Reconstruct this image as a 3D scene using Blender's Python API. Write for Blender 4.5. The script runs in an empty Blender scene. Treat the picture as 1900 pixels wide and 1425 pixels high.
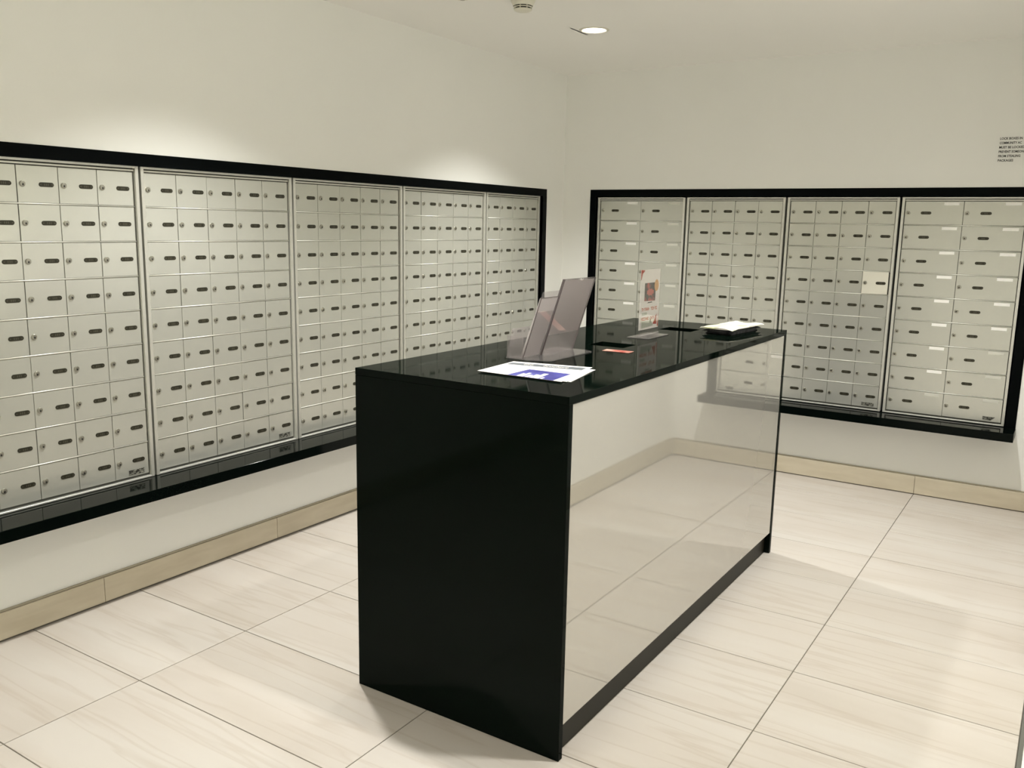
import bpy, bmesh, math, random
from mathutils import Matrix, Vector

random.seed(7)
scene = bpy.context.scene
C = scene.collection

# ------------------------------------------------------------------ camera
cam_data = bpy.data.cameras.new('camera')
cam = bpy.data.objects.new('camera', cam_data)
C.objects.link(cam)
cam_data.sensor_fit = 'HORIZONTAL'
cam_data.sensor_width = 36.0
cam_data.lens = 1623.76 * 36.0 / 1900.0
cam_data.clip_start = 0.02
_r = Vector((0.83840833, 0.54471255, 0.0189662))
_u = Vector((-0.11269234, 0.13919755, 0.98383153))
_f = Vector((-0.53326533, 0.82698989, -0.17808931))
m = Matrix.Identity(4)
for i in range(3):
    m[i][0] = _r[i]; m[i][1] = _u[i]; m[i][2] = -_f[i]
m.translation = Vector((2.9885, -5.2282, 1.4452))
cam.matrix_world = m
scene.camera = cam

# ------------------------------------------------------------------ world and exposure
world = bpy.data.worlds.new('world')
scene.world = world
world.use_nodes = True
world.node_tree.nodes['Background'].inputs[0].default_value = (1.0, 0.93, 0.82, 1)
world.node_tree.nodes['Background'].inputs[1].default_value = 0.05
scene.view_settings.view_transform = 'Standard'
scene.view_settings.look = 'None'
scene.view_settings.gamma = 1.0
scene.view_settings.exposure = 0.72
try:
    scene.view_settings.use_curve_mapping = False
except Exception:
    pass

# white rooms need many diffuse bounces
scene.cycles.max_bounces = 16
scene.cycles.diffuse_bounces = 12
scene.cycles.transparent_max_bounces = 16

# ceiling lamps (built further down): room grid of recessed downlights, then added hall fill
DOWNLIGHTS = [(0.79, -1.12), (2.39, -1.12), (0.80, -3.064), (2.39, -3.064), (0.80, -5.0), (2.39, -5.0)]
HALL_FILL_LIGHTS = [(4.6, -0.9), (4.6, -2.5), (4.6, -4.1), (4.6, -5.7)]  # unseen lamps added to bounce fill light into the room
LAMP_POWER = 90.0
HALL_FILL_POWER = 200.0
LAMP_COLOR = (1.0, 0.985, 0.935)
SPOT_SIZE = 113.0
HALL_FILL_SPOT = 66.0
CEIL = 2.42
S_WALL = 0.0

# ------------------------------------------------------------------ materials
def mat(name, color, rough=0.6, metal=0.0, spec=0.5, emit=None, estr=0.0):
    mt = bpy.data.materials.new(name); mt.use_nodes = True
    b = mt.node_tree.nodes['Principled BSDF']
    b.inputs['Base Color'].default_value = (*color, 1)
    b.inputs['Roughness'].default_value = rough
    b.inputs['Metallic'].default_value = metal
    b.inputs['Specular IOR Level'].default_value = spec
    if emit:
        b.inputs['Emission Color'].default_value = (*emit, 1)
        b.inputs['Emission Strength'].default_value = estr
    return mt

def nodes(mt):
    nt = mt.node_tree
    return nt, nt.nodes['Principled BSDF'], nt.nodes.new, nt.links.new

def noise_tint(mt, c1, c2, scale, stretch=(1, 1, 1), detail=4, bump=0.0, lo=0.35, hi=0.65, bump_scale=None):
    nt, b, N, L = nodes(mt)
    tc = N('ShaderNodeTexCoord'); mp = N('ShaderNodeMapping')
    mp.inputs['Scale'].default_value = stretch
    L(tc.outputs['Object'], mp.inputs['Vector'])
    nz = N('ShaderNodeTexNoise'); nz.inputs['Scale'].default_value = scale; nz.inputs['Detail'].default_value = detail
    L(mp.outputs[0], nz.inputs['Vector'])
    rp = N('ShaderNodeValToRGB')
    rp.color_ramp.elements[0].position = lo; rp.color_ramp.elements[1].position = hi
    rp.color_ramp.elements[0].color = (*c1, 1); rp.color_ramp.elements[1].color = (*c2, 1)
    L(nz.outputs['Fac'], rp.inputs['Fac']); L(rp.outputs['Color'], b.inputs['Base Color'])
    if bump:
        n2 = N('ShaderNodeTexNoise'); n2.inputs['Scale'].default_value = bump_scale or scale * 6
        L(mp.outputs[0], n2.inputs['Vector'])
        bp = N('ShaderNodeBump'); bp.inputs['Strength'].default_value = bump; bp.inputs['Distance'].default_value = 0.002
        L(n2.outputs['Fac'], bp.inputs['Height']); L(bp.outputs[0], b.inputs['Normal'])
    return mt

M = {}
M['wall'] = noise_tint(mat('wall_paint', (0.8, 0.8, 0.8), 0.55, spec=0.3), (0.88, 0.885, 0.86), (0.895, 0.90, 0.875), 1.5, bump=0.08, bump_scale=90)
M['ceiling'] = noise_tint(mat('ceiling_paint', (0.8, 0.8, 0.8), 0.8, spec=0.2), (0.895, 0.89, 0.86), (0.905, 0.90, 0.87), 1.2)
def polished(name, c1, c2, scale, rough, f0, f1, p):
    mt = bpy.data.materials.new(name); mt.use_nodes = True
    nt = mt.node_tree; nt.nodes.clear(); N = nt.nodes.new; L = nt.links.new
    out = N('ShaderNodeOutputMaterial'); df = N('ShaderNodeBsdfDiffuse'); gl = N('ShaderNodeBsdfGlossy')
    gl.inputs['Roughness'].default_value = rough
    tc = N('ShaderNodeTexCoord'); nz = N('ShaderNodeTexNoise'); nz.inputs['Scale'].default_value = scale
    L(tc.outputs['Object'], nz.inputs['Vector'])
    rp = N('ShaderNodeValToRGB'); rp.color_ramp.elements[0].color = (*c1, 1); rp.color_ramp.elements[1].color = (*c2, 1)
    L(nz.outputs['Fac'], rp.inputs['Fac']); L(rp.outputs['Color'], df.inputs['Color'])
    lw = N('ShaderNodeLayerWeight'); lw.inputs['Blend'].default_value = 0.5
    pw = N('ShaderNodeMath'); pw.operation = 'POWER'; pw.inputs[1].default_value = p; L(lw.outputs['Facing'], pw.inputs[0])
    ma = N('ShaderNodeMath'); ma.operation = 'MULTIPLY_ADD'; ma.inputs[1].default_value = f1; ma.inputs[2].default_value = f0; L(pw.outputs[0], ma.inputs[0])
    mx = N('ShaderNodeMixShader'); L(ma.outputs[0], mx.inputs[0]); L(df.outputs[0], mx.inputs[1]); L(gl.outputs[0], mx.inputs[2])
    L(mx.outputs[0], out.inputs[0])
    return mt
M['quartz'] = polished('black_quartz', (0.0014, 0.0038, 0.0024), (0.0024, 0.0052, 0.0034), 220, 0.04, 0.009, 0.5, 6.0)
M['sill_quartz'] = polished('black_sill_quartz', (0.0014, 0.0030, 0.0024), (0.0024, 0.0042, 0.0034), 220, 0.07, 0.008, 0.55, 3.6)
M['black'] = mat('black_trim', (0.001, 0.0018, 0.002), 0.3, spec=0.05)
M['void'] = mat('dark_interior', (0.006, 0.006, 0.006), 0.9, spec=0.05)
M['toe'] = mat('dark_toe_kick', (0.014, 0.013, 0.008), 0.45, spec=0.2)
M['gloss_panel'] = mat('glossy_grey_laminate', (0.58, 0.565, 0.53), 0.03, metal=0.62, spec=0.5)
M['alu'] = noise_tint(mat('satin_aluminium', (0.7, 0.7, 0.66), 0.26, metal=0.56), (0.67, 0.675, 0.625), (0.685, 0.69, 0.64), 3.0, detail=2)
M['alu_frame'] = mat('aluminium_frame', (0.78, 0.78, 0.73), 0.45, metal=0.75)
M['carcass'] = mat('shadowed_carcass', (0.05, 0.05, 0.042), 0.6, metal=0.3)  # seam shade between the doors is put into this dark colour
M['lock'] = mat('nickel_lock', (0.42, 0.41, 0.36), 0.28, metal=0.9)
M['keyhole'] = mat('keyhole_dark', (0.015, 0.014, 0.012), 0.6)
M['plate'] = mat('bronze_plate', (0.032, 0.030, 0.018), 0.4, metal=0.2)
M['plate_mark'] = mat('plate_marks', (0.10, 0.095, 0.07), 0.4, metal=0.3)
M['label'] = mat('white_label', (0.96, 0.955, 0.93), 0.35)
M['label_grey'] = mat('grey_label', (0.66, 0.66, 0.60), 0.4)  # light grey variant of the name labels
M['cream'] = mat('cream_door', (0.73, 0.715, 0.63), 0.55)
M['sticker'] = noise_tint(mat('maker_sticker', (0.1, 0.1, 0.09), 0.45), (0.03, 0.03, 0.025), (0.26, 0.26, 0.22), 90, stretch=(1, 1, 2), lo=0.47, hi=0.56)
M['skirting'] = noise_tint(mat('beige_skirting_stone', (0.5, 0.45, 0.33), 0.4, spec=0.4), (0.56, 0.50, 0.385), (0.62, 0.56, 0.44), 5.0, stretch=(1, 1, 6), bump=0.05)
M['skirting_cap'] = mat('skirting_cap', (0.42, 0.38, 0.29), 0.5)
M['grout'] = mat('grout', (0.16, 0.145, 0.115), 0.9)
M['steel'] = mat('threshold_steel', (0.17, 0.17, 0.15), 0.4, metal=0.6)
M['white_plastic'] = mat('white_plastic', (0.74, 0.72, 0.62), 0.45)
M['reflector'] = mat('white_reflector', (0.9, 0.88, 0.82), 0.3)
M['lamp'] = mat('lamp_face', (1, 1, 1), 0.5, emit=(1.0, 0.95, 0.86), estr=30.0)
M['paper'] = mat('white_paper', (0.86, 0.83, 0.80), 0.6)
M['paper_back'] = mat('lilac_grey_paper', (0.62, 0.58, 0.58), 0.55)
M['ink'] = mat('black_ink', (0.02, 0.02, 0.015), 0.7)
M['grey_print'] = mat('grey_blue_print', (0.13, 0.145, 0.16), 0.5)
M['orange_print'] = mat('orange_red_print', (0.60, 0.13, 0.05), 0.5)
M['red_print'] = mat('red_print', (0.45, 0.06, 0.03), 0.5)
M['pale_green_print'] = mat('pale_grey_green_print', (0.5, 0.53, 0.45), 0.5)
M['peach'] = mat('peach_seal', (0.72, 0.42, 0.18), 0.5)
M['red_glow'] = mat('red_glow_print', (0.55, 0.13, 0.10), 0.5)
M['dark_print'] = mat('dark_print', (0.05, 0.045, 0.035), 0.5)
M['card'] = noise_tint(mat('red_card', (0.7, 0.2, 0.15), 0.5), (0.55, 0.05, 0.03), (0.80, 0.42, 0.33), 26, lo=0.4, hi=0.62)
M['news_dark'] = noise_tint(mat('newsprint_dark', (0.02, 0.02, 0.02), 0.6), (0.010, 0.010, 0.012), (0.05, 0.05, 0.055), 30)
M['news_white'] = noise_tint(mat('newsprint_white', (0.8, 0.8, 0.7), 0.6), (0.62, 0.64, 0.40), (0.82, 0.80, 0.72), 14, lo=0.4, hi=0.55)

# blue picture on the flyer: darker towards one side, from an own printed gradient
def blue_mat():
    mt = mat('blue_picture', (0.05, 0.05, 0.3), 0.4)
    return noise_tint(mt, (0.035, 0.035, 0.22), (0.10, 0.11, 0.42), 9, lo=0.35, hi=0.65)
M['blue'] = blue_mat()
# device picture: dark grey with a red glow printed in the middle
def screen_mat():
    mt = mat('device_picture', (0.05, 0.05, 0.04), 0.4)
    return noise_tint(mt, (0.045, 0.04, 0.032), (0.55, 0.10, 0.08), 24, lo=0.52, hi=0.66)
M['screen'] = screen_mat()

def acrylic(name, tint, transp):
    mt = bpy.data.materials.new(name); mt.use_nodes = True
    nt = mt.node_tree; nt.nodes.clear()
    out = nt.nodes.new('ShaderNodeOutputMaterial')
    tr = nt.nodes.new('ShaderNodeBsdfTransparent'); tr.inputs[0].default_value = (*tint, 1)
    gl = nt.nodes.new('ShaderNodeBsdfGlossy'); gl.inputs['Roughness'].default_value = 0.04
    df = nt.nodes.new('ShaderNodeBsdfDiffuse'); df.inputs[0].default_value = (0.62, 0.60, 0.58, 1)
    lw = nt.nodes.new('ShaderNodeLayerWeight'); lw.inputs['Blend'].default_value = 0.5
    pw = nt.nodes.new('ShaderNodeMath'); pw.operation = 'POWER'; pw.inputs[1].default_value = 4.0
    nt.links.new(lw.outputs['Facing'], pw.inputs[0])
    fr = nt.nodes.new('ShaderNodeMath'); fr.operation = 'MULTIPLY_ADD'; fr.inputs[1].default_value = 0.55; fr.inputs[2].default_value = 0.03
    nt.links.new(pw.outputs[0], fr.inputs[0])
    m1 = nt.nodes.new('ShaderNodeMixShader'); m1.inputs[0].default_value = transp
    m2 = nt.nodes.new('ShaderNodeMixShader')
    nt.links.new(df.outputs[0], m1.inputs[1]); nt.links.new(tr.outputs[0], m1.inputs[2])
    nt.links.new(fr.outputs[0], m2.inputs[0]); nt.links.new(m1.outputs[0], m2.inputs[1]); nt.links.new(gl.outputs[0], m2.inputs[2])
    nt.links.new(m2.outputs[0], out.inputs[0])
    return mt
M['acrylic'] = acrylic('clear_acrylic', (0.93, 0.91, 0.92), 0.86)
M['acrylic_sleeve'] = acrylic('clear_sleeve', (0.97, 0.965, 0.96), 0.97)
M['acrylic_edge'] = mat('acrylic_edge', (0.12, 0.10, 0.10), 0.2)

# floor tile: pale beige stone, veins along the long side, each tile offset
def tile_mat():
    mt = mat('beige_stone_tile', (0.8, 0.75, 0.66), 0.32, spec=0.35)
    nt, b, N, L = nodes(mt)
    tc = N('ShaderNodeTexCoord'); oi = N('ShaderNodeObjectInfo')
    mul = N('ShaderNodeVectorMath'); mul.operation = 'SCALE'; mul.inputs['Scale'].default_value = 13.7
    cmb = N('ShaderNodeCombineXYZ')
    L(oi.outputs['Random'], cmb.inputs[0]); L(oi.outputs['Random'], cmb.inputs[1]); L(oi.outputs['Random'], cmb.inputs[2])
    L(cmb.outputs[0], mul.inputs[0])
    add = N('ShaderNodeVectorMath'); add.operation = 'ADD'
    L(tc.outputs['Object'], add.inputs[0]); L(mul.outputs[0], add.inputs[1])
    mp = N('ShaderNodeMapping'); mp.inputs['Scale'].default_value = (0.45, 2.2, 1.0); mp.inputs['Rotation'].default_value = (0, 0, 0.05)
    L(add.outputs[0], mp.inputs['Vector'])
    n1 = N('ShaderNodeTexNoise'); n1.inputs['Scale'].default_value = 1.6; n1.inputs['Detail'].default_value = 5; n1.inputs['Roughness'].default_value = 0.55
    n1.inputs['Distortion'].default_value = 0.35
    L(mp.outputs[0], n1.inputs['Vector'])
    r1 = N('ShaderNodeValToRGB')
    e = r1.color_ramp.elements
    e[0].position = 0.30; e[0].color = (0.495, 0.45, 0.40, 1)
    e[1].position = 0.62; e[1].color = (0.565, 0.53, 0.49, 1)
    x = e.new(0.47); x.color = (0.54, 0.497, 0.452, 1)
    L(n1.outputs['Fac'], r1.inputs['Fac'])
    # thin darker veins
    mp2 = N('ShaderNodeMapping'); mp2.inputs['Scale'].default_value = (0.35, 5.0, 1.0); mp2.inputs['Rotation'].default_value = (0, 0, -0.06)
    L(add.outputs[0], mp2.inputs['Vector'])
    n2 = N('ShaderNodeTexNoise'); n2.inputs['Scale'].default_value = 2.2; n2.inputs['Detail'].default_value = 3
    L(mp2.outputs[0], n2.inputs['Vector'])
    sb = N('ShaderNodeMath'); sb.operation = 'SUBTRACT'; sb.inputs[1].default_value = 0.5; L(n2.outputs['Fac'], sb.inputs[0])
    ab = N('ShaderNodeMath'); ab.operation = 'ABSOLUTE'; L(sb.outputs[0], ab.inputs[0])
    r2 = N('ShaderNodeValToRGB'); r2.color_ramp.elements[0].position = 0.0; r2.color_ramp.elements[0].color = (0.88, 0.85, 0.82, 1)
    r2.color_ramp.elements[1].position = 0.035; r2.color_ramp.elements[1].color = (1, 1, 1, 1)
    L(ab.outputs[0], r2.inputs['Fac'])
    mx = N('ShaderNodeMix'); mx.data_type = 'RGBA'; mx.blend_type = 'MULTIPLY'; mx.inputs['Factor'].default_value = 0.7
    L(r1.outputs['Color'], mx.inputs['A']); L(r2.outputs['Color'], mx.inputs['B'])
    L(mx.outputs['Result'], b.inputs['Base Color'])
    return mt
M['tile'] = tile_mat()
M['hall_floor'] = noise_tint(mat('pale_hall_floor', (0.8, 0.8, 0.75), 0.35), (0.78, 0.77, 0.72), (0.82, 0.81, 0.76), 2.0)

# ------------------------------------------------------------------ helpers
def link(name, me, parent=None):
    o = bpy.data.objects.new(name, me); C.objects.link(o)
    if parent is not None: o.parent = parent
    return o

def mesh(bm, name, mats):
    me = bpy.data.meshes.new(name); bm.normal_update(); bm.to_mesh(me); bm.free()
    for k in (mats if isinstance(mats, (list, tuple)) else [mats]): me.materials.append(M[k])
    return me

def bx(bm, a, b, mi=0, bevel=0.0, seg=1):
    vs = [bm.verts.new((x, y, z)) for x in (a[0], b[0]) for y in (a[1], b[1]) for z in (a[2], b[2])]
    idx = [(0, 1, 3, 2), (4, 6, 7, 5), (0, 4, 5, 1), (2, 3, 7, 6), (0, 2, 6, 4), (1, 5, 7, 3)]
    fs = [bm.faces.new([vs[i] for i in f]) for f in idx]
    for f in fs: f.material_index = mi
    if bevel:
        es = list({e for f in fs for e in f.edges})
        r = bmesh.ops.bevel(bm, geom=es, offset=bevel, segments=seg, affect='EDGES', profile=0.5)
        for f in r['faces']: f.material_index = mi
    return fs

def box_obj(name, a, b, m_, parent=None, bevel=0.0):
    bm = bmesh.new(); bx(bm, a, b, 0, bevel)
    return link(name, mesh(bm, name, m_), parent)

def boxes_obj(name, boxes, m_, parent=None, bevel=0.0):
    bm = bmesh.new()
    for a, b in boxes: bx(bm, a, b, 0, bevel)
    return link(name, mesh(bm, name, m_), parent)

def prism_obj(name, pts, z0, z1, m_, parent=None):
    bm = bmesh.new()
    lo = [bm.verts.new((x, y, z0)) for x, y in pts]; hi = [bm.verts.new((x, y, z1)) for x, y in pts]
    bm.faces.new(lo[::-1]); bm.faces.new(hi); n = len(pts)
    for i in range(n): bm.faces.new((lo[i], lo[(i + 1) % n], hi[(i + 1) % n], hi[i]))
    bmesh.ops.recalc_face_normals(bm, faces=bm.faces)
    return link(name, mesh(bm, name, m_), parent)

def lathe(bm, prof, n=24, mi=0, c=(0, 0, 0), cap0=False, cap1=False):
    rings = []
    for r, z in prof:
        rings.append([bm.verts.new((c[0] + r * math.cos(2 * math.pi * i / n), c[1] + r * math.sin(2 * math.pi * i / n), c[2] + z)) for i in range(n)])
    for a, b in zip(rings, rings[1:]):
        for i in range(n):
            f = bm.faces.new((a[i], a[(i + 1) % n], b[(i + 1) % n], b[i])); f.material_index = mi; f.smooth = True
    if cap0: bm.faces.new(rings[0][::-1]).material_index = mi
    if cap1: bm.faces.new(rings[-1]).material_index = mi

def empty(name, loc, rz=0):
    o = bpy.data.objects.new(name, None); C.objects.link(o)
    o.location = loc; o.rotation_euler = (0, 0, rz); o.empty_display_size = 0.1
    return o

def tag(o, label, cat, group=None):
    o['label'] = label; o['category'] = cat
    if group: o['group'] = group
    return o

def struct(o): o['kind'] = 'structure'; return o

def text_mesh(body, size, m_, name, parent, loc, rot=(0, 0, 0), align='LEFT', width=None, spacing=1.0, bold=0.0, thick=0.0004):
    cu = bpy.data.curves.new(name, 'FONT'); cu.body = body; cu.size = size; cu.align_x = align
    cu.extrude = thick; cu.space_line = spacing; cu.offset = bold; cu.resolution_u = 2
    tmp = bpy.data.objects.new(name + '_tmp', cu); C.objects.link(tmp)
    dg = bpy.context.evaluated_depsgraph_get(); dg.update()
    me = bpy.data.meshes.new_from_object(tmp.evaluated_get(dg))
    C.objects.unlink(tmp); bpy.data.objects.remove(tmp)
    me.materials.clear(); me.materials.append(M[m_])
    if width:
        xs = [v.co.x for v in me.vertices]; k = width / (max(xs) - min(xs)); x0 = min(xs)
        for v in me.vertices: v.co.x = (v.co.x - x0) * k
    o = link(name, me, parent); o.location = loc; o.rotation_euler = rot
    return o

# ------------------------------------------------------------------ the room
YF = -6.6         # wall behind the photographer
XH = 5.2          # far side of the hall beyond the opening
XR = 2.996        # right wall face
WT = 0.36
# openings for the two mailbox banks
LY0, LY1, LZ0, LZT = -3.936, -0.270, 0.396, 1.637
BX0, BX1, BZ0, BZT = 0.250, 2.732, 0.3945, 1.642

struct(boxes_obj('wall_left', [((-WT, YF, 0), (0, LY0, CEIL)), ((-WT, LY1, 0), (0, WT, CEIL)),
                               ((-WT, LY0, 0), (0, LY1, LZ0)), ((-WT, LY0, LZT), (0, LY1, CEIL))], 'wall'))
struct(boxes_obj('wall_back', [((0, 0, 0), (BX0, WT, CEIL)), ((BX1, 0, 0), (XH, WT, CEIL)),
                               ((BX0, 0, 0), (BX1, WT, BZ0)), ((BX0, 0, BZT), (BX1, WT, CEIL))], 'wall'))
struct(box_obj('wall_right', (XR, -1.95, 0), (XR + 0.13, 0, CEIL), 'wall'))
struct(box_obj('wall_front', (0, YF - 0.1, 0), (XH, YF, CEIL), 'wall'))
struct(box_obj('wall_hall', (XH, YF, 0), (XH + 0.1, 0, CEIL), 'wall'))

# floor: grout bed with stone tiles
floor = struct(box_obj('floor', (0, YF, -0.06), (XR - 0.011, 0, -0.0025), 'grout'))
GAP = 0.0034
xs = [0.0, 0.6176, 1.4726, 2.3257, XR - 0.011]
TS = 0.42215
ys = [0.0]
y = -3.703 + 8 * TS
while y > -0.02: y -= TS
while y > YF: ys.append(y); y -= TS
ys.append(YF)
tile_cache = {}
for i in range(len(xs) - 1):
    for j in range(len(ys) - 1):
        w = round(xs[i + 1] - xs[i] - GAP, 4); d = round(ys[j] - ys[j + 1] - GAP, 4)
        if (w, d) not in tile_cache:
            bm = bmesh.new(); bx(bm, (-w / 2, -d / 2, -0.012), (w / 2, d / 2, 0), 0, 0.0008)
            tile_cache[(w, d)] = mesh(bm, 'floor_tile', 'tile')
        t = link('floor_tile', tile_cache[(w, d)], floor)
        t.location = ((xs[i] + xs[i + 1]) / 2, (ys[j] + ys[j + 1]) / 2, random.uniform(-0.0003, 0.0003))
struct(box_obj('floor_hall', (XR + 0.002, YF, -0.06), (XH, 0, 0.0), 'hall_floor'))
th = struct(box_obj('trim_1', (XR - 0.010, YF, -0.05), (XR + 0.0015, -1.95, 0.0015), 'steel'))

# ceiling with round openings for the downlights
def ceiling():
    bm = bmesh.new()
    lights = DOWNLIGHTS + HALL_FILL_LIGHTS
    hs, R = 0.09, 0.066
    X = sorted({0.0, XH} | {round(l[0] + s * hs, 4) for l in lights for s in (-1, 1)})
    Y = sorted({YF, 0.0} | {round(l[1] + s * hs, 4) for l in lights for s in (-1, 1)})
    n = 32
    for i in range(len(X) - 1):
        for j in range(len(Y) - 1):
            cx, cy = (X[i] + X[i + 1]) / 2, (Y[j] + Y[j + 1]) / 2
            hit = [l for l in lights if abs(l[0] - cx) < 0.02 and abs(l[1] - cy) < 0.02]
            if not hit:
                v = [bm.verts.new((a, b, CEIL)) for a, b in ((X[i], Y[j]), (X[i], Y[j + 1]), (X[i + 1], Y[j + 1]), (X[i + 1], Y[j]))]
                bm.faces.new(v)
            else:
                lx, ly = hit[0]
                inn, out = [], []
                for k in range(n):
                    a = 2 * math.pi * k / n + math.pi / 4
                    c, s = math.cos(a), math.sin(a); q = hs / max(abs(c), abs(s))
                    inn.append(bm.verts.new((lx + R * c, ly + R * s, CEIL))); out.append(bm.verts.new((lx + q * c, ly + q * s, CEIL)))
                for k in range(n):
                    bm.faces.new((inn[k], inn[(k + 1) % n], out[(k + 1) % n], out[k]))
    # slab above
    bx(bm, (0, YF, CEIL + 0.14), (XH, 0, CEIL + 0.2))
    return link('ceiling', mesh(bm, 'ceiling', 'ceiling'))
struct(ceiling())

# skirting of stone pieces
def skirting(name, axis, a, b, joints, sign_pos):
    root = None
    cuts = [a] + [j for j in sorted(joints) if a < j < b] + [b]
    t, h, zb = 0.012, 0.105, 0.008 if axis == 'y' else 0.005
    if axis == 'y':
        root = box_obj(name, (0.0005, a, 0.001), (0.004, b, h - 0.004), 'grout')
    elif axis == 'x':
        root = box_obj(name, (a, -0.004, 0.001), (b, -0.0005, h - 0.004), 'grout')
    else:
        root = box_obj(name, (XR - 0.004, a, 0.001), (XR - 0.0005, b, h - 0.004), 'grout')
    struct(root)
    for p, q in zip(cuts, cuts[1:]):
        p += 0.0008; q -= 0.0008
        if axis == 'y': box_obj('skirting_piece', (0.002, p, zb), (t, q, h), 'skirting', root, 0.0012)
        elif axis == 'x': box_obj('skirting_piece', (p, -t, zb), (q, -0.002, h), 'skirting', root, 0.0012)
        else: box_obj('skirting_piece', (XR - t, p, zb), (XR - 0.002, q, h), 'skirting', root, 0.0012)
    if axis == 'y': box_obj('cap_strip', (0.0005, a, h + 0.001), (0.006, b, h + 0.007), 'skirting_cap', root)
    elif axis == 'x': box_obj('cap_strip', (a, -0.006, h + 0.001), (b, -0.0005, h + 0.007), 'skirting_cap', root)
    else: box_obj('cap_strip', (XR - 0.006, a, h + 0.001), (XR - 0.0005, b, h + 0.007), 'skirting_cap', root)
skirting('baseboard_left', 'y', YF + 0.002, -0.0135, [-3.433 + 0.854 * k for k in range(-4, 5)], 1)
skirting('baseboard_back', 'x', 0.0005, XR - 0.0135, [2.3257 - 0.854 * k for k in range(4)], 1)
skirting('baseboard_right', 'r', -1.95, -0.0135, [-0.85, -1.70], 1)

# black surrounds and deep sills of the two banks
SILL = 0.148
PR = 0.003
sl = struct(box_obj('trim_2', (-0.06, LY0 - 0.047, LZT), (PR, -0.222, LZT + 0.045), 'black', None, 0.0008))
box_obj('jamb', (-0.06, LY1, 0.440), (PR, -0.222, LZT), 'black', sl)
box_obj('jamb', (-0.06, LY0 - 0.047, 0.440), (PR, LY0, LZT), 'black', sl)
box_obj('sill', (-0.30, LY0 - 0.047, 0.396), (SILL, -0.222, 0.4398), 'sill_quartz', sl, 0.0012)
sb = struct(box_obj('trim_3', (0.205, -PR, BZT), (2.780, 0.06, BZT + 0.045), 'black', None, 0.0008))
box_obj('jamb', (0.205, -PR, 0.440), (BX0, 0.06, BZT), 'black', sb)
box_obj('jamb', (BX1, -PR, 0.440), (2.780, 0.06, BZT), 'black', sb)
box_obj('sill', (0.205, -SILL, 0.394), (2.782, 0.30, 0.4398), 'sill_quartz', sb, 0.0012)
# ------------------------------------------------------------------ mailbox banks
PW, PH = 0.1437, 0.1293         # compartment pitch
Z0 = 0.4535                     # foot of the lowest row
JW = 0.0165                     # side jamb of a unit
DY = 0.025                      # door face behind the wall face

def door_mesh(w, h, m_, name):
    bm = bmesh.new(); bx(bm, (0, 0, 0), (w, 0.004, h), 0, 0.0009, 1)
    return mesh(bm, name, m_)
def lock_mesh():
    bm = bmesh.new(); n = 14
    prof = [(0.0100, 0.0), (0.0100, 0.003), (0.0088, 0.0052), (0.0066, 0.0058)]
    rings = [[bm.verts.new((r * math.cos(2 * math.pi * i / n), -d, r * math.sin(2 * math.pi * i / n))) for i in range(n)] for r, d in prof]
    for a, b in zip(rings, rings[1:]):
        for i in range(n): bm.faces.new((a[i], b[i], b[(i + 1) % n], a[(i + 1) % n]))
    bm.faces.new(rings[-1][::-1])
    k = [bm.verts.new((x, -0.0061, z)) for x, z in ((-0.0022, 0.0012), (0.0022, 0.0012), (0.0030, -0.0040), (0.0, -0.0062), (-0.0030, -0.0040))]
    f = bm.faces.new(k); f.material_index = 1
    bmesh.ops.recalc_face_normals(bm, faces=bm.faces)
    return mesh(bm, 'lock', ['lock', 'keyhole'])
def plate_mesh():
    bm = bmesh.new(); w, r, n = 0.0265, 0.0078, 6
    pts = []
    for s in (1, -1):
        for i in range(n + 1):
            a = -math.pi / 2 + math.pi * i / n
            pts.append((s * (w - r) + s * r * math.cos(a), s * r * math.sin(a)))
    back = [bm.verts.new((x, 0, z)) for x, z in pts]; front = [bm.verts.new((x * .98, -0.0016, z * .95)) for x, z in pts]
    L = len(pts)
    for i in range(L): bm.faces.new((back[i], back[(i + 1) % L], front[(i + 1) % L], front[i]))
    bm.faces.new(front)
    # two rivets and the worn numerals
    for cx, hw, hh in ((-0.0195, 0.0018, 0.0018), (0.0195, 0.0018, 0.0018), (-0.0065, 0.0014, 0.0036), (0.0, 0.0016, 0.0036), (0.0062, 0.0013, 0.0036)):
        v = [bm.verts.new((cx + sx * hw, -0.0018, sz * hh)) for sx, sz in ((-1, -1), (1, -1), (1, 1), (-1, 1))]
        bm.faces.new(v).material_index = 1
    bmesh.ops.recalc_face_normals(bm, faces=bm.faces)
    return mesh(bm, 'number_plate', ['plate', 'plate_mark'])
def label_mesh(m_):
    bm = bmesh.new(); bx(bm, (0, -0.0008, 0), (0.074, 0, 0.0155), 0, 0.0003)
    return mesh(bm, 'name_label', m_)
DG = 0.0011      # half seam
RH = 0.0032      # half rail
ME_DOOR = door_mesh(PW - 2 * DG, PH - 2 * RH, 'alu', 'door')
ME_WIDE = door_mesh(2 * PW - 2 * DG, PH - 2 * RH, 'alu', 'wide_door')
ME_CREAM = door_mesh(PW - 2 * DG - 0.004, PH - 2 * RH + 0.001, 'cream', 'cream_door')
ME_LOCK, ME_PLATE = lock_mesh(), plate_mesh()
ME_LABEL, ME_GREY_LABEL = label_mesh('label'), label_mesh('label_grey')
rail_cache = {}
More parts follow.
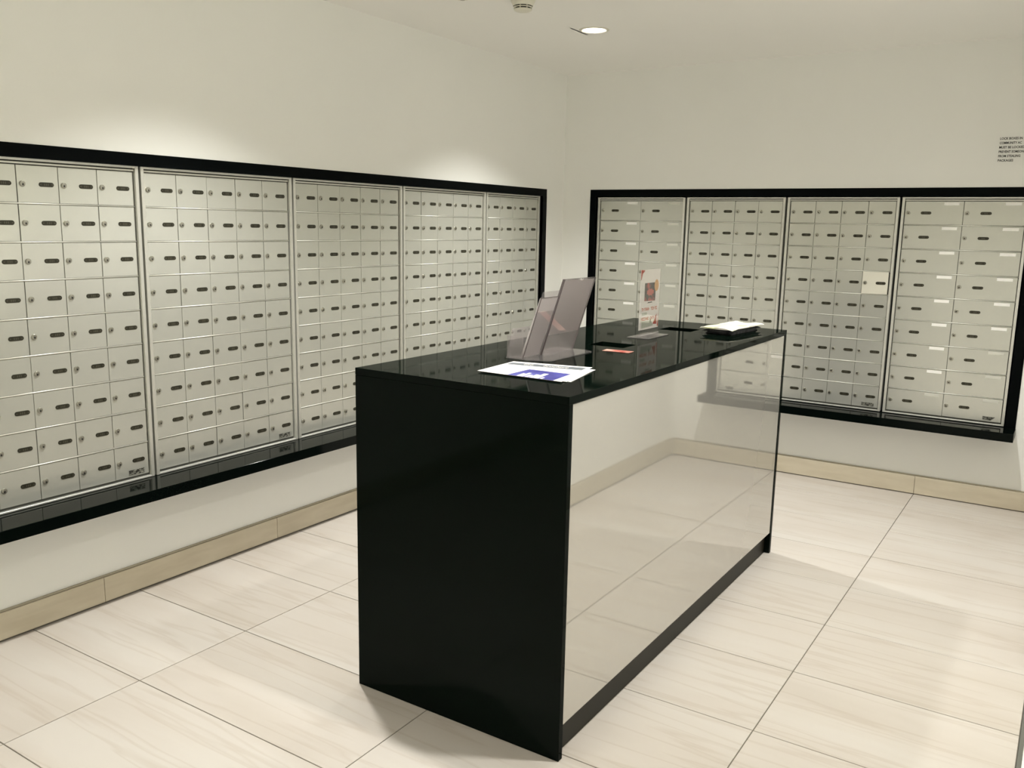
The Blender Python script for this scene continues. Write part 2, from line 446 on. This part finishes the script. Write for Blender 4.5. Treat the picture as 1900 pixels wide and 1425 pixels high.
def rail_mesh(w):
    if w not in rail_cache:
        bm = bmesh.new(); n = 6; pts = []
        for i in range(n + 1):
            a = -math.pi / 2 + math.pi * i / n
            pts.append((-0.0022 * math.cos(a), RH * 0.78 * math.sin(a)))
        pts += [(0.006, RH * 0.78), (0.006, -RH * 0.78)]
        a_ = [bm.verts.new((0, y_, z_)) for y_, z_ in pts]; b_ = [bm.verts.new((w, y_, z_)) for y_, z_ in pts]
        L = len(pts)
        for i in range(L):
            f = bm.faces.new((a_[i], b_[i], b_[(i + 1) % L], a_[(i + 1) % L])); f.smooth = i < n
        bm.faces.new(a_); bm.faces.new(b_[::-1])
        bmesh.ops.recalc_face_normals(bm, faces=bm.faces)
        rail_cache[w] = mesh(bm, 'rail', 'alu_frame')
    return rail_cache[w]

def mailbox_unit(loc, rz, cols, wide, label, group, sticker=False, cream=None, is_grey=lambda c, r: False):
    root = tag(empty('mailbox_unit', loc, rz), label, 'mailboxes', group)
    W = cols * PW; X1 = W + 2 * JW
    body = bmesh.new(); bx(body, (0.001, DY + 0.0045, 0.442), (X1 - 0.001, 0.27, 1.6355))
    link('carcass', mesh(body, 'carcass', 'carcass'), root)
    y0, y1 = 0.013, 0.05
    box_obj('side_jamb', (0, y0, 0.441), (JW - 0.003, y1, 1.6365), 'alu_frame', root, 0.0008)
    box_obj('side_jamb', (X1 - JW + 0.003, y0, 0.441), (X1, y1, 1.6365), 'alu_frame', root, 0.0008)
    box_obj('head_rail', (JW - 0.003, y0, 1.628), (X1 - JW + 0.003, y1, 1.6365), 'alu_frame', root, 0.0008)
    box_obj('foot_rail', (JW - 0.003, y0, 0.441), (X1 - JW + 0.003, y1, 0.4475), 'alu_frame', root, 0.0008)
    hb = bmesh.new(); bx(hb, (JW - 0.0015, 0.0195, 1.6172), (X1 - JW + 0.0015, 0.04, 1.6235), 0, 0.0008)
    link('top_bar', mesh(hb, 'top_bar', 'alu_frame'), root)
    for r in range(1, 9):
        o = link('rail', rail_mesh(round(W, 4)), root); o.location = (JW, DY, Z0 + r * PH)
    n = cols // 2 if wide else cols
    pw = 2 * PW if wide else PW
    for r in range(9):
        for c in range(n):
            special = cream == (c, r)
            me = ME_WIDE if wide else (ME_CREAM if special else ME_DOOR)
            d = link('door', me, root)
            d.location = (JW + c * pw + DG + random.uniform(-.0003, .0003), DY - (0.006 if special else 0) + random.uniform(-.0004, .0004), Z0 + r * PH + RH)
            d.rotation_euler = (random.uniform(-.004, .004), 0, random.uniform(-.004, .004))
            if special:
                d['label'] = 'paler cream door standing slightly proud of its neighbours'
            k = link('lock', ME_LOCK, d); k.location = (0.0178 - DG, 0, PH / 2 - RH)
            k.rotation_euler = (0, random.uniform(-.25, .25), 0)
            p = link('number_plate', ME_PLATE, d); p.location = ((0.106 if wide else 0.1005) - DG, 0, PH / 2 - RH)
            if wide:
                l = link('name_label', ME_GREY_LABEL if is_grey(c, 8 - r) else ME_LABEL, d)
                l.location = (0.191 - DG, 0, PH / 2 - RH + 0.0405)
    if sticker:
        s = box_obj('maker_sticker', (X1 - JW - 0.088, DY - 0.0012, 0.4625), (X1 - JW - 0.022, DY - 0.0005, 0.482), 'sticker', root)
    return root

gl = 'mailbox units in the left wall'
gb = 'mailbox units in the back wall'
LST = [-3.911, -3.150, -2.3895, -1.629, -0.8685]
LLAB = ['silver five-column mailbox unit at the left edge, nearest to the camera',
        'silver five-column mailbox unit, second along the left wall, left of the counter',
        'silver mailbox unit in the middle of the left wall, cut by the counter corner',
        'silver five-column mailbox unit beside the narrow one in the left wall',
        'narrow four-column silver mailbox unit at the corner end of the left wall']
for i, (s, lb) in enumerate(zip(LST, LLAB)):
    mailbox_unit((0, s - JW, 0), math.pi / 2, 5 if i < 4 else 4, False, lb, gl, sticker=i in (0, 1, 2, 3))
BST = [0.2715, 0.892, 1.5125, 2.133]
BLAB = ['silver unit of wide parcel lockers next to the room corner, behind the poster holder',
        'silver four-column mailbox unit above the folded newspaper on the back wall',
        'silver four-column mailbox unit with one cream door on the back wall',
        'silver unit of wide parcel lockers at the right end of the back wall']
mailbox_unit((BST[0] - JW, 0, 0.002), 0, 4, True, BLAB[0], gb, is_grey=lambda c, r: c == 1)
mailbox_unit((BST[1] - JW, 0, 0.002), 0, 4, False, BLAB[1], gb, sticker=True)
mailbox_unit((BST[2] - JW, 0, 0.002), 0, 4, False, BLAB[2], gb, sticker=True, cream=(3, 5))
mailbox_unit((BST[3] - JW, 0, 0.002), 0, 4, True, BLAB[3], gb, sticker=True, is_grey=lambda c, r: (c == 1 and r > 5) or r > 7)

# ------------------------------------------------------------------ counter island
IX0, IX1, IY0, IY1, IH = 1.200, 1.932, -3.3195, -1.384, 1.02
TK = 0.021
isl = tag(empty('counter_island', ((IX0 + IX1) / 2, (IY0 + IY1) / 2, 0)), 'black waterfall counter with glossy pale grey side panels in the room centre', 'counter')
ox, oy = isl.location.x, isl.location.y
HX = (1.490, 1.632)
HOLES = [(-2.394, -2.281), (-1.752, -1.636)]
def top_slab():
    bm = bmesh.new()
    X = [IX0, HX[0], HX[1], IX1]; Y = sorted([IY0, IY1] + [v for h in HOLES for v in h])
    nx, ny = len(X), len(Y); z0, z1 = IH - TK, IH
    hi = {}; lo = {}
    for i in range(nx):
        for j in range(ny):
            hi[i, j] = bm.verts.new((X[i] - ox, Y[j] - oy, z1)); lo[i, j] = bm.verts.new((X[i] - ox, Y[j] - oy, z0))
    solid = lambda i, j: 0 <= i < nx - 1 and 0 <= j < ny - 1 and not (i == 1 and (Y[j], Y[j + 1]) in HOLES)
    for i in range(nx - 1):
        for j in range(ny - 1):
            if not solid(i, j): continue
            bm.faces.new((hi[i, j], hi[i + 1, j], hi[i + 1, j + 1], hi[i, j + 1]))
            bm.faces.new((lo[i, j], lo[i, j + 1], lo[i + 1, j + 1], lo[i + 1, j]))
            for (di, dj, a, b) in ((-1, 0, (i, j + 1), (i, j)), (1, 0, (i + 1, j), (i + 1, j + 1)), (0, -1, (i, j), (i + 1, j)), (0, 1, (i + 1, j + 1), (i, j + 1))):
                if not solid(i + di, j + dj):
                    bm.faces.new((hi[a], lo[a], lo[b], hi[b]))
    bmesh.ops.recalc_face_normals(bm, faces=bm.faces)
    o = link('worktop', mesh(bm, 'worktop', 'quartz'), isl)
    bv = o.modifiers.new('bevel', 'BEVEL'); bv.width = 0.0012; bv.segments = 2; bv.limit_method = 'ANGLE'; bv.angle_limit = 1.0
    return o
top = top_slab()
for nm, ya, yb in (('end_panel', IY0, IY0 + TK), ('end_panel', IY1 - TK, IY1)):
    box_obj(nm, (IX0 - ox, ya - oy, 0), (IX1 - ox, yb - oy, IH - TK - 0.0004), 'quartz', isl, 0.001)
box_obj('side_panel', (IX1 - 0.022 - ox, IY0 + TK + 0.001 - oy, 0.098), (IX1 - 0.003 - ox, IY1 - TK - 0.001 - oy, IH - TK - 0.002), 'gloss_panel', isl, 0.0008)
box_obj('side_panel', (IX0 + 0.003 - ox, IY0 + TK + 0.001 - oy, 0.098), (IX0 + 0.022 - ox, IY1 - TK - 0.001 - oy, IH - TK - 0.002), 'gloss_panel', isl, 0.0008)
box_obj('toe_kick', (IX0 + 0.026 - ox, IY0 + TK + 0.001 - oy, 0.0), (IX1 - 0.025 - ox, IY1 - TK - 0.001 - oy, 0.0975), 'toe', isl)
for ya, yb in HOLES:
    x0, x1 = HX[0] - ox, HX[1] - ox; a, b = ya - oy, yb - oy; t = 0.004; zb, zt = 0.45, IH - TK - 0.0005
    boxes_obj('chute', [((x0 - t, a - t, zb), (x0, b + t, zt)), ((x1, a - t, zb), (x1 + t, b + t, zt)), ((x0, a - t, zb), (x1, a, zt)),
                        ((x0, b, zb), (x1, b + t, zt)), ((x0, a, zb), (x1, b, zb + t))], 'void', isl)

# ------------------------------------------------------------------ ceiling fittings
def downlight(x, y, power, label, group, beam=SPOT_SIZE):
    r = tag(empty('downlight', (x, y, CEIL)), label, 'light', group)
    bm = bmesh.new(); lathe(bm, [(0.0605, 0.004), (0.0605, -0.003), (0.066, -0.005), (0.074, -0.002), (0.076, -0.0002)], 32)
    link('trim_ring', mesh(bm, 'trim_ring', 'white_plastic'), r)
    bm = bmesh.new(); lathe(bm, [(0.0605, 0.002), (0.052, 0.045), (0.036, 0.085)], 32)
    link('reflector', mesh(bm, 'reflector', 'reflector'), r)
    bm = bmesh.new(); lathe(bm, [(0.036, 0.084), (0.030, 0.060), (0.022, 0.054), (0.006, 0.052)], 24, cap1=True)
    link('lamp', mesh(bm, 'lamp', 'lamp'), r)
    ld = bpy.data.lights.new('downlight_beam', 'SPOT'); ld.energy = power; ld.color = LAMP_COLOR
    ld.spot_size = math.radians(beam); ld.spot_blend = 1.0; ld.shadow_soft_size = 0.035
    lo = bpy.data.objects.new('downlight_beam', ld); C.objects.link(lo); lo.parent = r; lo.location = (0, 0, -0.012)
    return r
DL = ['recessed round downlight in the ceiling above the far corner of the room', 'recessed downlight over the right end of the back wall',
      'recessed downlight left of the near end of the counter', 'recessed downlight right of the near end of the counter',
      'recessed downlight near the entrance beside the left wall', 'recessed downlight near the entrance beside the opening']
for (x, y), lb in zip(DOWNLIGHTS, DL): downlight(x, y, LAMP_POWER * (0.3 if y < -4 else (1.08 if x < 1.5 else 0.86)), lb, 'recessed ceiling downlights')
for (x, y), lb in zip(HALL_FILL_LIGHTS, ['added unseen fill downlight at the far end of the hall', 'second added hall fill downlight from the far end', 'third added hall fill downlight from the far end', 'added unseen fill downlight at the near end of the hall']):
    downlight(x, y, HALL_FILL_POWER * (0.3 if y < -3.5 else 1.2), lb, 'recessed ceiling downlights', HALL_FILL_SPOT)

sd = tag(empty('smoke_detector', (0.797, -1.80, CEIL)), 'white round smoke detector with dark slots on the ceiling', 'smoke detector')
bm = bmesh.new(); lathe(bm, [(0.054, -0.0003), (0.054, -0.010), (0.050, -0.016), (0.0445, -0.026), (0.043, -0.0285)], 32); link('base', mesh(bm, 'base', 'white_plastic'), sd)
bm = bmesh.new(); lathe(bm, [(0.0335, -0.027), (0.0335, -0.046)], 24); link('slot_core', mesh(bm, 'slot_core', 'void'), sd)
bm = bmesh.new(); lathe(bm, [(0.034, -0.0325), (0.0425, -0.0325), (0.0415, -0.0355), (0.034, -0.0355)], 32); link('slot_ring', mesh(bm, 'slot_ring', 'white_plastic'), sd)
bm = bmesh.new(); lathe(bm, [(0.034, -0.041), (0.0405, -0.041), (0.0385, -0.046), (0.030, -0.050), (0.012, -0.052)], 32, cap1=True); link('dome', mesh(bm, 'dome', 'white_plastic'), sd)
bm = bmesh.new()
for k in range(8):
    a = 2 * math.pi * k / 8 + 0.25; c, s = math.cos(a), math.sin(a)
    v = []
    for z in (-0.028, -0.042):
        for (rr, tt) in ((0.034, -0.0012), (0.0415, -0.0012), (0.0415, 0.0012), (0.034, 0.0012)):
            v.append(bm.verts.new((rr * c - tt * s, rr * s + tt * c, z)))
    for f in ((0, 1, 5, 4), (1, 2, 6, 5), (2, 3, 7, 6), (3, 0, 4, 7)): bm.faces.new([v[i] for i in f])
link('ribs', mesh(bm, 'ribs', 'white_plastic'), sd)

sp = tag(empty('sprinkler_head', (0.575, -1.945, CEIL)), 'tiny sprinkler head beside the smoke detector at the top edge', 'sprinkler')
bm = bmesh.new(); lathe(bm, [(0.030, -0.0003), (0.029, -0.004), (0.012, -0.006)], 20, cap1=True); link('rosette', mesh(bm, 'rosette', 'white_plastic'), sp)
bm = bmesh.new(); lathe(bm, [(0.010, -0.005), (0.010, -0.0085), (0.008, -0.009)], 14, cap1=True); link('deflector', mesh(bm, 'deflector', 'lock'), sp)

# ------------------------------------------------------------------ notice on the back wall
nt_ = tag(empty('wall_notice', (2.537, -0.0004, 1.80)), 'typed white paper notice about lock boxes taped high on the back wall', 'notice')
box_obj('sheet', (0, -0.0006, -0.006), (0.216, 0, 0.158), 'wall', nt_)
lines = ['LOCK BOXES IN', 'COMMUNITY AC', 'MUST BE LOCKED', 'PREVENT SOMEONE', 'FROM STEALING', 'PACKAGES']
wid = [0.100, 0.0985, 0.113, 0.119, 0.099, 0.0695]
for k, (t, w) in enumerate(zip(lines, wid)):
    text_mesh(t, 0.0162, 'ink', 'lettering', nt_, (0.0175, -0.001, 0.1235 - k * 0.0217), (math.pi / 2, 0, 0), width=w, bold=0.0004, thick=0.0002)

# ------------------------------------------------------------------ things on the counter
T = IH
# poster holder
ph = tag(empty('poster_holder', (1.555, -2.005, T)), 'upright clear acrylic holder with a red and white poster on the counter', 'sign holder')
box_obj('base', (-0.046, -0.10, 0.0003), (0.047, 0.095, 0.0034), 'acrylic', ph, 0.0008)
box_obj('base_ridge', (-0.007, -0.097, 0.0036), (0.007, 0.092, 0.012), 'acrylic', ph, 0.003)
bm = bmesh.new()
bx(bm, (0.0020, -0.096, 0.012), (0.0034, 0.090, 0.268)); bx(bm, (-0.0034, -0.096, 0.012), (-0.0020, 0.090, 0.268))
link('sleeve', mesh(bm, 'sleeve', 'acrylic_sleeve'), ph)
po = box_obj('poster', (-0.0008, -0.094, 0.030), (0.0008, 0.088, 0.266), 'paper', ph)
# printed marks, as flat pieces on the front face (local y = across, z = up)
def flat(name, m_, pts, x=0.0011):
    bm = bmesh.new(); v = [bm.verts.new((x, -0.094 + s, h)) for s, h in pts]; f = bm.faces.new(v)
    bmesh.ops.recalc_face_normals(bm, faces=bm.faces)
    if f.normal.x < 0: f.normal_flip()
    return link(name, mesh(bm, name, m_), po)
flat('device_picture', 'screen', [(0.038, 0.143), (0.142, 0.140), (0.142, 0.213), (0.038, 0.213)])
bm = bmesh.new(); n = 20
f = bm.faces.new([bm.verts.new((0.0013, -0.094 + 0.150 + 0.0205 * math.cos(2 * math.pi * i / n), 0.201 + 0.0235 * math.sin(2 * math.pi * i / n))) for i in range(n)])
link('seal', mesh(bm, 'seal', 'peach'), po)
bm = bmesh.new(); n = 16
f = bm.faces.new([bm.verts.new((0.0012, -0.094 + 0.092 + 0.038 * math.cos(2 * math.pi * i / n) * (1 if i % 2 else .8), 0.176 + 0.0155 * math.sin(2 * math.pi * i / n) * (1 if i % 2 else .75))) for i in range(n)])
link('picture_glow', mesh(bm, 'picture_glow', 'red_glow'), po)
flat('device_stand', 'dark_print', [(0.066, 0.133), (0.118, 0.134), (0.108, 0.138), (0.074, 0.137)])
flat('corner_flash', 'red_print', [(0.0, 0.266), (0.036, 0.263), (0.014, 0.250), (0.004, 0.226), (0.0, 0.226)])
flat('corner_triangle', 'red_print', [(0.128, 0.047), (0.165, 0.044), (0.163, 0.088)])
flat('edge_stripe', 'orange_print', [(0.170, 0.035), (0.180, 0.035), (0.180, 0.105), (0.176, 0.07)])
flat('pale_block', 'pale_green_print', [(0.02, 0.086), (0.070, 0.088), (0.066, 0.098), (0.02, 0.097)])
flat('footer_block', 'pale_green_print', [(0.02, 0.036), (0.13, 0.040), (0.118, 0.060), (0.02, 0.064)])
flat('figure', 'dark_print', [(0.099, 0.054), (0.107, 0.054), (0.108, 0.066), (0.098, 0.066)], 0.0014)
def word_line(z, words, s0):
    bm = bmesh.new(); s = s0
    for w in words:
        for k in range(w):
            gw = random.uniform(0.0105, 0.0135)
            kind = random.randint(0, 3)
            segs = [[(0, 0, .32, 1), (.32, .4, 1, .62)], [(0, 0, .3, 1), (.7, 0, 1, 1), (.3, .4, .7, .6)], [(0, 0, 1, .25), (0, .75, 1, 1), (0, .25, .35, .75)], [(.35, 0, .65, 1), (0, .75, 1, 1)]][kind]
            for a, b_, c, d in segs:
                v = [bm.verts.new((0.0012, -0.094 + s + gw * .85 * p, z + 0.0125 * q)) for p, q in ((a, b_), (c, b_), (c, d), (a, d))]
                bm.faces.new(v)
            s += gw
        s += 0.012
    link('headline', mesh(bm, 'headline', 'orange_print'), po)
word_line(0.104, (6, 5), 0.017)
word_line(0.066, (6, 5), 0.016)

# brochure and sign stand, seen from behind
bs = tag(empty('brochure_stand', (1.52, -2.70, T)), 'slanted clear acrylic sign and brochure stand seen from behind on the counter', 'brochure stand')
def slab_obj(name, foot_x, top_x, y0, y1, z0, z1, th, m_, parent, notch=False):
    # leaning sheet between two heights, local coordinates
    bm = bmesh.new()
    fx, tx = foot_x - 1.52, top_x - 1.52; a, b = y0 + 2.70, y1 + 2.70
    prof = [(a, z0), (b, z0), (b, z1)]
    if notch:
        c = (a * .45 + b * .55); prof += [(c + 0.016, z1), (c + 0.010, z1 - 0.007), (c - 0.010, z1 - 0.007), (c - 0.016, z1)]
    prof.append((a, z1))
    def X(z): return fx + (tx - fx) * (z - z0) / (z1 - z0)
    f0 = [bm.verts.new((X(z), y_, z)) for y_, z in prof]; f1 = [bm.verts.new((X(z) + th, y_, z)) for y_, z in prof]
    bm.faces.new(f0); bm.faces.new(f1[::-1]); n = len(prof)
    for i in range(n): bm.faces.new((f0[i], f1[i], f1[(i + 1) % n], f0[(i + 1) % n]))
    bmesh.ops.recalc_face_normals(bm, faces=bm.faces)
    return link(name, mesh(bm, name, m_), parent)
H1 = 0.257
# tall sign part: two sheets with a paper between
slab_obj('back_sheet', 1.5085, 1.5895, -2.755, -2.545, 0.004, H1, 0.002, 'acrylic', bs, True)
slab_obj('front_sheet', 1.5015, 1.5825, -2.755, -2.545, 0.004, H1, 0.002, 'acrylic', bs, True)
slab_obj('insert', 1.5050 + 0.022, 1.5860, -2.753, -2.547, 0.070, H1 - 0.004, 0.0008, 'paper_back', bs)
for yy in (-2.757, -2.5445):
    slab_obj('side_edge', 1.5013, 1.5823, yy, yy + 0.0016, 0.004, H1, 0.009, 'acrylic_edge', bs)
slab_obj('top_edge', 1.5785, 1.5825, -2.755, -2.545, H1 - 0.0005, H1 + 0.0008, 0.009, 'acrylic_edge', bs)
# narrow leaflet pocket beside it
slab_obj('pocket_back', 1.5040, 1.5740, -2.866, -2.758, 0.004, 0.222, 0.002, 'acrylic', bs)
slab_obj('pocket_leaflets', 1.4940, 1.5630, -2.864, -2.760, 0.006, 0.202, 0.006, 'paper_back', bs)
slab_obj('pocket_edge', 1.5038, 1.5678, -2.8672, -2.866, 0.004, 0.202, 0.003, 'acrylic_edge', bs)
slab_obj('pocket_top_edge', 1.5655, 1.5670, -2.866, -2.758, 0.2015, 0.2030, 0.004, 'acrylic_edge', bs)
slab_obj('pocket_front', 1.4420, 1.4620, -2.866, -2.758, 0.004, 0.098, 0.002, 'acrylic', bs)
box_obj('pocket_side', (1.444 - 1.52, -0.1672, 0.004), (1.505 - 1.52, -0.1655, 0.075), 'acrylic', bs)
pts = [(1.440, -2.866), (1.525, -2.872), (1.594, -2.840), (1.594, -2.560), (1.560, -2.543), (1.440, -2.543)]
prism_obj('foot_plate', [(x - 1.52, y_ + 2.70) for x, y_ in pts], 0.0003, 0.0036, 'acrylic', bs)

# flyers: three loose sheets, the top one printed
def quad_sheet(name, q, z, lift, m_, th=0.0009):
    bm = bmesh.new(); nu, nv = 8, 6
    def P(u, v, dz=0):
        x = (q[0][0] * (1 - u) + q[3][0] * u) * (1 - v) + (q[1][0] * (1 - u) + q[2][0] * u) * v
        y_ = (q[0][1] * (1 - u) + q[3][1] * u) * (1 - v) + (q[1][1] * (1 - u) + q[2][1] * u) * v
        return (x, y_, z + dz + lift(u, v))
    g0 = [[bm.verts.new(P(i / nu, j / nv)) for j in range(nv + 1)] for i in range(nu + 1)]
    g1 = [[bm.verts.new(P(i / nu, j / nv, th)) for j in range(nv + 1)] for i in range(nu + 1)]
    for i in range(nu):
        for j in range(nv):
            bm.faces.new((g0[i][j], g0[i][j + 1], g0[i + 1][j + 1], g0[i + 1][j])); bm.faces.new((g1[i][j], g1[i + 1][j], g1[i + 1][j + 1], g1[i][j + 1]))
    for i in range(nu):
        bm.faces.new((g0[i][0], g0[i + 1][0], g1[i + 1][0], g1[i][0])); bm.faces.new((g0[i + 1][nv], g0[i][nv], g1[i][nv], g1[i + 1][nv]))
    for j in range(nv):
        bm.faces.new((g0[0][j + 1], g0[0][j], g1[0][j], g1[0][j + 1])); bm.faces.new((g0[nu][j], g0[nu][j + 1], g1[nu][j + 1], g1[nu][j]))
    bmesh.ops.recalc_face_normals(bm, faces=bm.faces)
    return link(name, mesh(bm, name, m_)), P
Q = [(1.531, -3.1565), (1.5134, -2.935), (1.7656, -2.881), (1.8154, -3.158)]
sh = lambda dx, dy, k=1.0: [((x - 1.66) * k + 1.66 + dx, (y_ + 3.04) * k - 3.04 + dy) for x, y_ in Q]
fl1, _ = quad_sheet('flyer', [(1.552, -3.142), (1.5300, -2.93), (1.7850, -2.902), (1.828, -3.128)], T + 0.0003, lambda u, v: 0.0, 'paper')
tag(fl1, 'bottom white flyer of the small pile at the counter front, peeking out right', 'flyer', 'flyers piled on the counter')
fl2, _ = quad_sheet('flyer', [(1.541, -3.150), (1.5220, -2.94), (1.7890, -2.905), (1.822, -3.140)], T + 0.0015, lambda u, v: 0.0003, 'paper')
tag(fl2, 'middle white flyer of the small pile, its right corner sticking out', 'flyer', 'flyers piled on the counter')
flift = lambda u, v: 0.0006 + 0.0018 * max(0, (0.35 - u)) * (1 - v)
fl3, FP = quad_sheet('flyer', Q, T + 0.0030, flift, 'paper')
tag(fl3, 'top white flyer with grey banner and blue picture lying on the counter', 'flyer', 'flyers piled on the counter')
def print_quad(name, uv, m_, dz, parent=fl3):
    bm = bmesh.new(); bm.faces.new([bm.verts.new(FP(u, v, 0.0009 + dz)) for u, v in uv])
    bmesh.ops.recalc_face_normals(bm, faces=bm.faces)
    for f in bm.faces:
        if f.normal.z < 0: f.normal_flip()
    return link(name, mesh(bm, name, m_), parent)
print_quad('banner', [(0.03, 0.72), (0.955, 0.755), (0.955, 0.925), (0.03, 0.885)], 'grey_print', 0.0002)
pic = print_quad('picture', [(0.365, 0.0), (0.905, 0.0), (0.935, 0.46), (0.42, 0.50)], 'blue', 0.0002)
for u0, u1, v1 in ((0.475, 0.505, 0.20), (0.515, 0.55, 0.27), (0.57, 0.61, 0.16), (0.625, 0.665, 0.22), (0.675, 0.73, 0.32), (0.75, 0.775, 0.10)):
    print_quad('printed_tower', [(u0, 0.01), (u1, 0.01), (u1, v1), (u0, v1)], 'paper', 0.0003, pic)
# two words on the banner
for word, uu, ww in (('the', 0.22, 0.115), ('brochure', 0.47, 0.30)):
    o = text_mesh(word, 0.03, 'paper', 'lettering', fl3, (0, 0, 0), width=1.0, thick=0.0)
    me = o.data; ysx = [v.co.y for v in me.vertices]; h0, h1 = min(0, min(ysx)), max(ysx)
    for v in me.vertices:
        u = uu + ww * v.co.x; vv = 0.765 + 0.10 * (v.co.y - h0) / (h1 - h0) + 0.03 * u
        v.co = Vector(FP(u, vv, 0.0014))
# red card
rc, _ = quad_sheet('card', [(1.606, -2.507), (1.602, -2.462), (1.706, -2.460), (1.707, -2.505)], T + 0.0003, lambda u, v: 0.0008 * u, 'card')
tag(rc, 'small red and white card lying flat beside the counter slot', 'card')
# folded newspaper
nw = tag(empty('newspaper', (1.765, -1.635, T)), 'folded newspaper with crumpled pale top lying at the far end of the counter', 'newspaper')
def crumpled(name, x0, x1, y0, y1, z0, z1, m_, rnd, rough=0.004, rot=0.0, over=0.0):
    bm = bmesh.new(); nx, ny = 12, 18; rg = random.Random(rnd); gt = []; gb_ = []
    ca, sa = math.cos(rot), math.sin(rot)
    for i in range(nx + 1):
        rt, rb = [], []
        for j in range(ny + 1):
            u, v = i / nx, j / ny
            x = x0 + (x1 - x0) * u; y_ = y0 + (y1 - y0) * v
            e = min(u, 1 - u) * 2; e2 = min(v, 1 - v) * 2
            rim = 1 - 0.55 * (1 - min(1, e * 2.2)) ** 2 - 0.35 * (1 - min(1, e2 * 3)) ** 2
            wv = rough * (math.sin(9 * u + 5 * v + rnd) + 0.6 * math.sin(17 * v - 6 * u + 2 * rnd)) * 0.5 + rg.uniform(-rough, rough) * 0.25
            jx = rg.uniform(-.002, .002) if i in (0, nx) else 0; jy = rg.uniform(-.003, .003) if j in (0, ny) else 0
            X_, Y_ = x + jx, y_ + jy
            X_, Y_ = X_ * ca - Y_ * sa, X_ * sa + Y_ * ca
            zt = z0 + (z1 - z0) * rim + wv
            zb = min(z0 + (zt - z0) * 0.0 + over * (1 - min(1, e * 3)), zt - 0.0012)
            rt.append(bm.verts.new((X_, Y_, zt))); rb.append(bm.verts.new((X_, Y_, max(zb, 0.0004))))
        gt.append(rt); gb_.append(rb)
    for i in range(nx):
        for j in range(ny):
            f = bm.faces.new((gt[i][j], gt[i + 1][j], gt[i + 1][j + 1], gt[i][j + 1])); f.smooth = False
            bm.faces.new((gb_[i][j], gb_[i][j + 1], gb_[i + 1][j + 1], gb_[i + 1][j]))
    for i in range(nx):
        bm.faces.new((gb_[i][0], gb_[i + 1][0], gt[i + 1][0], gt[i][0])); bm.faces.new((gb_[i + 1][ny], gb_[i][ny], gt[i][ny], gt[i + 1][ny]))
    for j in range(ny):
        bm.faces.new((gb_[0][j + 1], gb_[0][j], gt[0][j], gt[0][j + 1])); bm.faces.new((gb_[nx][j], gb_[nx][j + 1], gt[nx][j + 1], gt[nx][j]))
    bmesh.ops.recalc_face_normals(bm, faces=bm.faces)
    return link(name, mesh(bm, name, m_), nw)
crumpled('inner_pages', -0.062, 0.052, -0.105, 0.165, 0.0004, 0.020, 'news_dark', 3, 0.002, -0.10)
crumpled('middle_fold', -0.070, 0.060, -0.125, 0.170, 0.011, 0.023, 'news_dark', 5, 0.003, -0.10)
crumpled('outer_fold', -0.076, 0.068, -0.135, 0.185, 0.022, 0.030, 'news_white', 8, 0.004, -0.10, 0.001)
